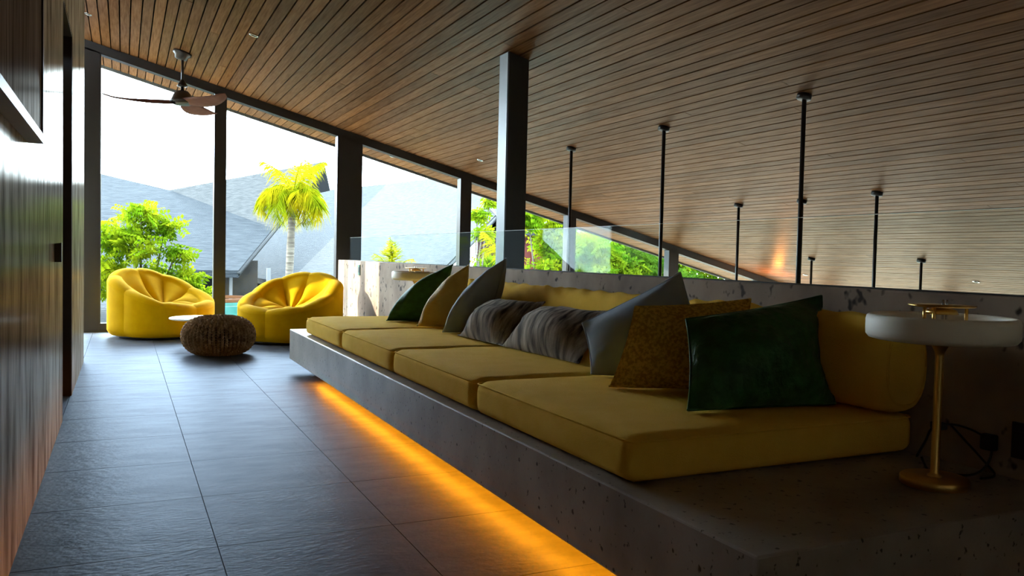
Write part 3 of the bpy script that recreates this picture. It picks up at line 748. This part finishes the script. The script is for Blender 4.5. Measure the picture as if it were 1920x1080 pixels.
def plate(name, label, y, z, hy, hz, mat):
    o = thing(name, label, 'socket', (PX0, y, z - hz), 'sockets on the parapet')
    box('face_plate', PX0 - 0.01, PX0 - 0.0005, y - hy, y + hy, z - hz, z + hz, mat, o, bevel=0.002)
    box('insert', PX0 - 0.013, PX0 - 0.01, y - hy * .55, y + hy * .55, z - hz * .5, z + hz * .5, 'black_plastic', o)
plate('wall_socket', 'black wall socket at the right edge behind the near lamp', 1.515, 0.462, 0.045, 0.055, 'black_plastic')
plate('wall_switch', 'small dark green switch plate high on the sunlit parapet end', 9.21, 0.79, 0.045, 0.06, 'socket_green')
plate('wall_socket', 'low socket on the parapet beside the right yellow chair', 10.03, 0.245, 0.04, 0.05, 'trim_light')

# ------------------------------------------------------------------ yellow lounge chairs
def lounge_chair(cx, cy, face, label):
    """round segmented lounge chair; face = heading of the open front"""
    t = thing('lounge_chair', label, 'chair', (cx, cy, 0), 'yellow segmented lounge chairs')
    NS = 8
    def outline(th):
        c, s = math.cos(th), math.sin(th)
        r = 1.0 / ((abs(c) / 0.52) ** 2.5 + (abs(s) / 0.545) ** 2.5) ** (1 / 2.5)
        return r
    def hgt(th):
        return 0.375 + 0.375 * ((1 - math.cos(th)) / 2) ** 1.15
    foc = Vector((0.02, 0, 0.335))
    ca, sa = math.cos(face), math.sin(face)
    def W_(p): return Vector((cx + p.x * ca - p.y * sa, cy + p.x * sa + p.y * ca, p.z))
    na = 12
    for s in range(NS):
        t0 = 2 * math.pi * (s) / NS; t1 = 2 * math.pi * (s + 1) / NS
        # outer wall panel
        V, F = [], []
        zs = [0.03, 0.05, 0.09, 0.2, 0.4, 0.6, 0.8, 0.92]
        for i in range(na + 1):
            f = i / na; th = t0 + (t1 - t0) * f; R = outline(th); H = hgt(th)
            bul = 0.010 * (1 - abs(2 * f - 1) ** 4)
            for k, z in enumerate(zs):
                rr = R - 0.02 + bul
                if z < 0.09: rr -= 0.05 * ((0.09 - z) / 0.06) ** 2
                zz = z if k < 3 else 0.09 + (H - 0.05 - 0.09) * (z - 0.09) / (0.92 - 0.09)
                V.append(W_(Vector((rr * math.cos(th), rr * math.sin(th), zz))))
        nz = len(zs)
        for i in range(na):
            for k in range(nz - 1):
                F.append((i * nz + k, (i + 1) * nz + k, (i + 1) * nz + k + 1, i * nz + k + 1))
        mobj('side_panel', V, F, 'yellow_velvet', t, True)
        # upper lobe: from the shoulder over the rim down to the seat focus
        V, F = [], []
        np_ = 20
        for i in range(na + 1):
            f = i / na; th = t0 + (t1 - t0) * f; R = outline(th); H = hgt(th)
            lob = (1 - abs(2 * f - 1) ** 2.2)
            c, s_ = math.cos(th), math.sin(th)
            P0 = Vector(((R - 0.02) * c, (R - 0.02) * s_, H - 0.055))
            for k in range(np_ + 1):
                q = k / np_
                if q < 0.4:       # roll over the rim
                    a = math.pi * (q / 0.4) * 0.95
                    cr = 0.075
                    r = R - 0.02 - cr + cr * math.cos(a) + 0.014 * lob * math.cos(a)
                    z = H - 0.055 + (0.048 + 0.02 * lob) * math.sin(a)
                    p = Vector((r * c, r * s_, z))
                    last = p
                else:
                    g = (q - 0.4) / 0.6
                    e = Vector((foc.x + 0.02 * c, foc.y + 0.02 * s_, foc.z))
                    p = last0.lerp(e, g) if False else Vector(((R - 0.17) * c, (R - 0.17) * s_, H - 0.055)).lerp(e, g)
                    steep = (H - 0.4) / 0.36
                    sag = -0.10 * math.sin(math.pi * g) * max(0, steep) * 0.9
                    p.z += sag + 0.045 * lob * math.sin(math.pi * min(1, g * 0.9 + 0.1)) ** 0.7 + (0.02 * math.sin(math.pi * g) * (1 - max(0, steep)))
                    p.x += 0.03 * lob * math.sin(math.pi * g) * -c * max(0, steep); p.y += 0.03 * lob * math.sin(math.pi * g) * -s_ * max(0, steep)
                V.append(W_(p))
        n2 = np_ + 1
        for i in range(na):
            for k in range(np_):
                F.append((i * n2 + k, (i + 1) * n2 + k, (i + 1) * n2 + k + 1, i * n2 + k + 1))
        mobj('padded_lobe', V, F, 'yellow_velvet', t, True)
    lathe('base', [(0.0005, 0.0), (0.44, 0.0), (0.45, 0.03), (0.0005, 0.035)], (cx, cy, 0.001), 'black_plastic', t, 40)
    return t
lounge_chair(0.395, 9.93, math.radians(-48), 'yellow segmented lounge chair on the left, before the leafy tree')
lounge_chair(1.665, 9.10, math.radians(-132), 'yellow segmented lounge chair on the right, beside the concrete parapet')

# ------------------------------------------------------------------ side table, pouf
st = thing('side_table', 'small round white side table behind the woven pouf', 'table', (0.71, 8.78, 0))
lathe('table_top', [(0.0005, 0.278), (0.29, 0.278), (0.3, 0.283), (0.3, 0.292), (0.296, 0.296), (0.0005, 0.296)], (0.71, 8.78, 0), 'white_top', st, 48)
lathe('stem', [(0.018, 0.012), (0.018, 0.278)], (0.71, 8.78, 0), 'steel_black', st, 16)
lathe('foot', [(0.0005, 0.0), (0.16, 0.0), (0.16, 0.01), (0.03, 0.014), (0.0005, 0.014)], (0.71, 8.78, 0), 'steel_black', st, 32)

pf = thing('woven_pouf', 'round brown chunky-knit pouf on the slate floor', 'pouf', (0.81, 8.06, 0))
PR, PH = 0.325, 0.362
def pprof(s):   # s 0 bottom .. 1 top centre -> (r, z)
    a = -math.pi / 2 + math.pi * s
    c, sn = math.cos(a), math.sin(a)
    return PR * abs(c) ** 0.6, PH / 2 + PH / 2 * sn
lathe('core', [(max(0.001, pprof(k / 20)[0] - 0.02), min(PH - 0.02, max(0.012, pprof(k / 20)[1]))) for k in range(21)], (0.81, 8.06, 0), 'rope_dark', pf, 40)
geos = []
ncol = 27
ico = bmesh.new(); bmesh.ops.create_icosphere(ico, subdivisions=1, radius=1.0)
iv = [v.co.copy() for v in ico.verts]; iff = [tuple(v.index for v in f.verts) for f in ico.faces]; ico.free()
for c in range(ncol):
    th = 2 * math.pi * c / ncol
    s = 0.07
    while s < 0.955:
        r, z = pprof(s); r2, z2 = pprof(s + 0.01)
        rad = Vector((math.cos(th), math.sin(th), 0)); tg = Vector((-math.sin(th), math.cos(th), 0))
        mer = (rad * (r2 - r) + Vector((0, 0, z2 - z))).normalized(); nn = tg.cross(mer)
        wd = 2 * math.pi * r / ncol
        for sg in (-1, 1):
            ax = (mer * 0.8 + tg * sg * 0.6 * min(1, wd / 0.04)).normalized(); bx = nn.cross(ax)
            ctr = rad * r + Vector((0, 0, z)) + tg * sg * wd * 0.24 - nn * 0.008
            geos.append(([Vector((0.81, 8.06, 0)) + ctr + ax * v.x * 0.027 + bx * v.y * max(0.004, min(0.0145, wd * 0.19)) + nn * v.z * 0.022 for v in iv], iff))
        s += 0.045
vv, ff = merge(geos)
vv = [Vector((v.x, v.y, max(v.z, 0.002))) for v in vv]
ko = mobj('knit_cover', vv, ff, 'rope', pf, True); ko['kind'] = 'stuff'

# ------------------------------------------------------------------ wall-hung panel, fan, rods, downlights
hp = thing('wall_cabinet', 'dark wood panelled wall cabinet high on the left wall', 'cabinet', (-0.28, 1.5, 1.343))
box('body', -0.3045, -0.262, -1.2, 3.31, 1.375, 3.25, 'veneer_dark', hp)
box('bottom_trim', -0.3045, -0.256, -1.2, 3.331, 1.343, 1.375, 'trim_light', hp)
box('edge_strip', -0.3045, -0.256, 3.31, 3.331, 1.375, 3.25, 'jamb', hp)

fx, fy = 0.563, 9.5
fz = cz(fx)
fan = thing('ceiling_fan', 'dark three-bladed ceiling fan hanging before the left window', 'fan', (fx, fy, 2.5))
cax = Vector((-CM, 0, -1)).normalized()
lathe('canopy', [(0.095, 0.0), (0.095, 0.025), (0.07, 0.04), (0.06, 0.075), (0.02, 0.085)], (fx, fy, fz - 0.001), 'fan_metal', fan, 32, axis=cax)
lathe('down_rod', [(0.014, 0), (0.014, 0.34)], (fx, fy, 2.70), 'fan_metal', fan, 16)
lathe('coupling', [(0.018, 0), (0.055, 0.008), (0.05, 0.02), (0.022, 0.07), (0.015, 0.08)], (fx, fy, 2.72), 'fan_metal', fan, 24)
lathe('motor_housing', [(0.02, 0.0), (0.08, 0.0), (0.125, 0.02), (0.128, 0.04), (0.11, 0.06), (0.09, 0.11), (0.06, 0.145), (0.02, 0.155), (0.014, 0.2)], (fx, fy, 2.53), 'fan_metal', fan, 40)
for a0 in (178, 58, -62):
    a = math.radians(a0); V, F = [], []
    dr = Vector((math.cos(a), math.sin(a), 0)); sd_ = Vector((-math.sin(a), math.cos(a), 0))
    n = 18
    for i in range(n + 1):
        u = i / n; r = 0.07 + 0.70 * u
        wd = 0.085 * (0.75 + 0.45 * math.sin(math.pi * min(1, u * 1.1 + 0.05))) * (1 if u < 0.85 else math.sqrt(max(0.02, 1 - ((u - 0.85) / 0.15) ** 2)))
        tw = -math.radians(26 - 14 * u)
        zc_ = 2.555 - 0.02 * math.sin(math.pi * u) + 0.02 * max(0, u - 0.85) / 0.15
        w = sd_ * math.cos(tw) + Vector((0, 0, math.sin(tw)))
        c = Vector((fx, fy, zc_)) + dr * r + sd_ * 0.03 * math.sin(math.pi * u)
        up = dr.cross(w)
        for (sx, sz) in ((-1, 0), (-.5, 1), (.5, 1), (1, 0), (.5, -1), (-.5, -1)):
            V.append(c + w * wd * sx + up * 0.006 * sz)
    for i in range(n):
        for k in range(6):
            k2 = (k + 1) % 6; F.append((i * 6 + k, i * 6 + k2, (i + 1) * 6 + k2, (i + 1) * 6 + k))
    F.append((5, 4, 3, 2, 1, 0)); F.append(tuple(n * 6 + k for k in range(6)))
    mobj('blade', V, F, 'fan_blade', fan, True)

rods = [(4.255, 7.53, 'first'), (4.255, 5.9, 'second'), (4.245, 4.265, 'tallest'), (6.26, 7.22, ''), (6.27, 6.28, ''), (6.2, 5.3, ''), (8.5, 8.3, ''), (8.5, 6.6, '')]
rl = ['black pendant rod hanging before the first thin window post right of the column', 'black pendant rod between the column and the tall rod, over the near blue-grey pillow',
      'longest black pendant rod, nearest over the parapet', 'thin black pendant rod just left of the longest rod', 'short pendant rod almost hidden behind the longest rod',
      'medium black pendant rod, next to the right of the longest rod', 'very short pendant rod just right of the longest rod, low by the parapet', 'very short pendant rod straight above the brass disc of the near lamp']
for (x, y, _), L_ in zip(rods, rl):
    p = thing('pendant_light', L_, 'pendant', (x, y, -0.5), 'pendant rods beyond the parapet')
    lathe('canopy', [(0.002, 0.0), (0.05, 0.0), (0.05, 0.03), (0.03, 0.036), (0.002, 0.036)], (x, y, cz(x) - 0.001), 'steel_black', p, 24, axis=cax)
    tube('rod', [(x, y, cz(x) - 0.03), (x, y, -0.2)], 0.016, 'steel_black', p, 10)
    lathe('shade', [(0.02, 0.3), (0.06, 0.28), (0.14, 0.0), (0.13, 0.0), (0.05, 0.26)], (x, y, -0.5), 'steel_black', p, 24)
dl = [(1.072, 7.864, 'round recessed downlight in the ceiling right of the fan'), (4.06, 9.52, 'round recessed downlight in the ceiling left of the column'),
      (9.465, 9.36, 'round recessed downlight low on the ceiling beside the very short rod'), (9.475, 6.585, 'round recessed downlight low on the ceiling above the near lamp'),
      (-0.335, 9.315, 'round recessed downlight at the ceiling corner by the veneer wall'), (3.415, 11.17, 'round recessed downlight in the soffit outside the middle window')]
for (x, y, L_) in dl:
    p = thing('downlight', L_, 'downlight', (x, y, cz(x)), 'recessed ceiling downlights')
    lathe('ring', [(0.028, 0.0), (0.042, 0.0), (0.042, 0.005), (0.036, 0.007), (0.028, 0.003)], (x, y, cz(x) - 0.002), 'chrome', p, 24, axis=cax, closed=False)
    lathe('lens', [(0.0005, 0.0005), (0.028, 0.0005), (0.028, 0.002), (0.0005, 0.002)], (x, y, cz(x) - 0.002), 'black_plastic', p, 24, axis=cax)

ul = thing('amber_uplight', 'small amber uplight where the ceiling meets the window beam', 'lamp', (9.35, 9.95, 0.42))
lathe('housing', [(0.001, 0.0), (0.03, 0.0), (0.06, 0.02), (0.06, 0.06), (0.055, 0.06), (0.05, 0.02), (0.001, 0.01)], (9.35, 9.95, 0.42), 'steel_black', ul, 20, closed=False)
lathe('bulb', [(0.001, 0.06), (0.04, 0.07), (0.04, 0.085), (0.001, 0.095)], (9.35, 9.95, 0.42), 'lamp_amber', ul, 16)
tube('bracket', [(9.35, 9.95, 0.44), (9.5, 10.35, 0.44), (9.64, 10.56, 0.44)], 0.015, 'steel_black', ul, 8)
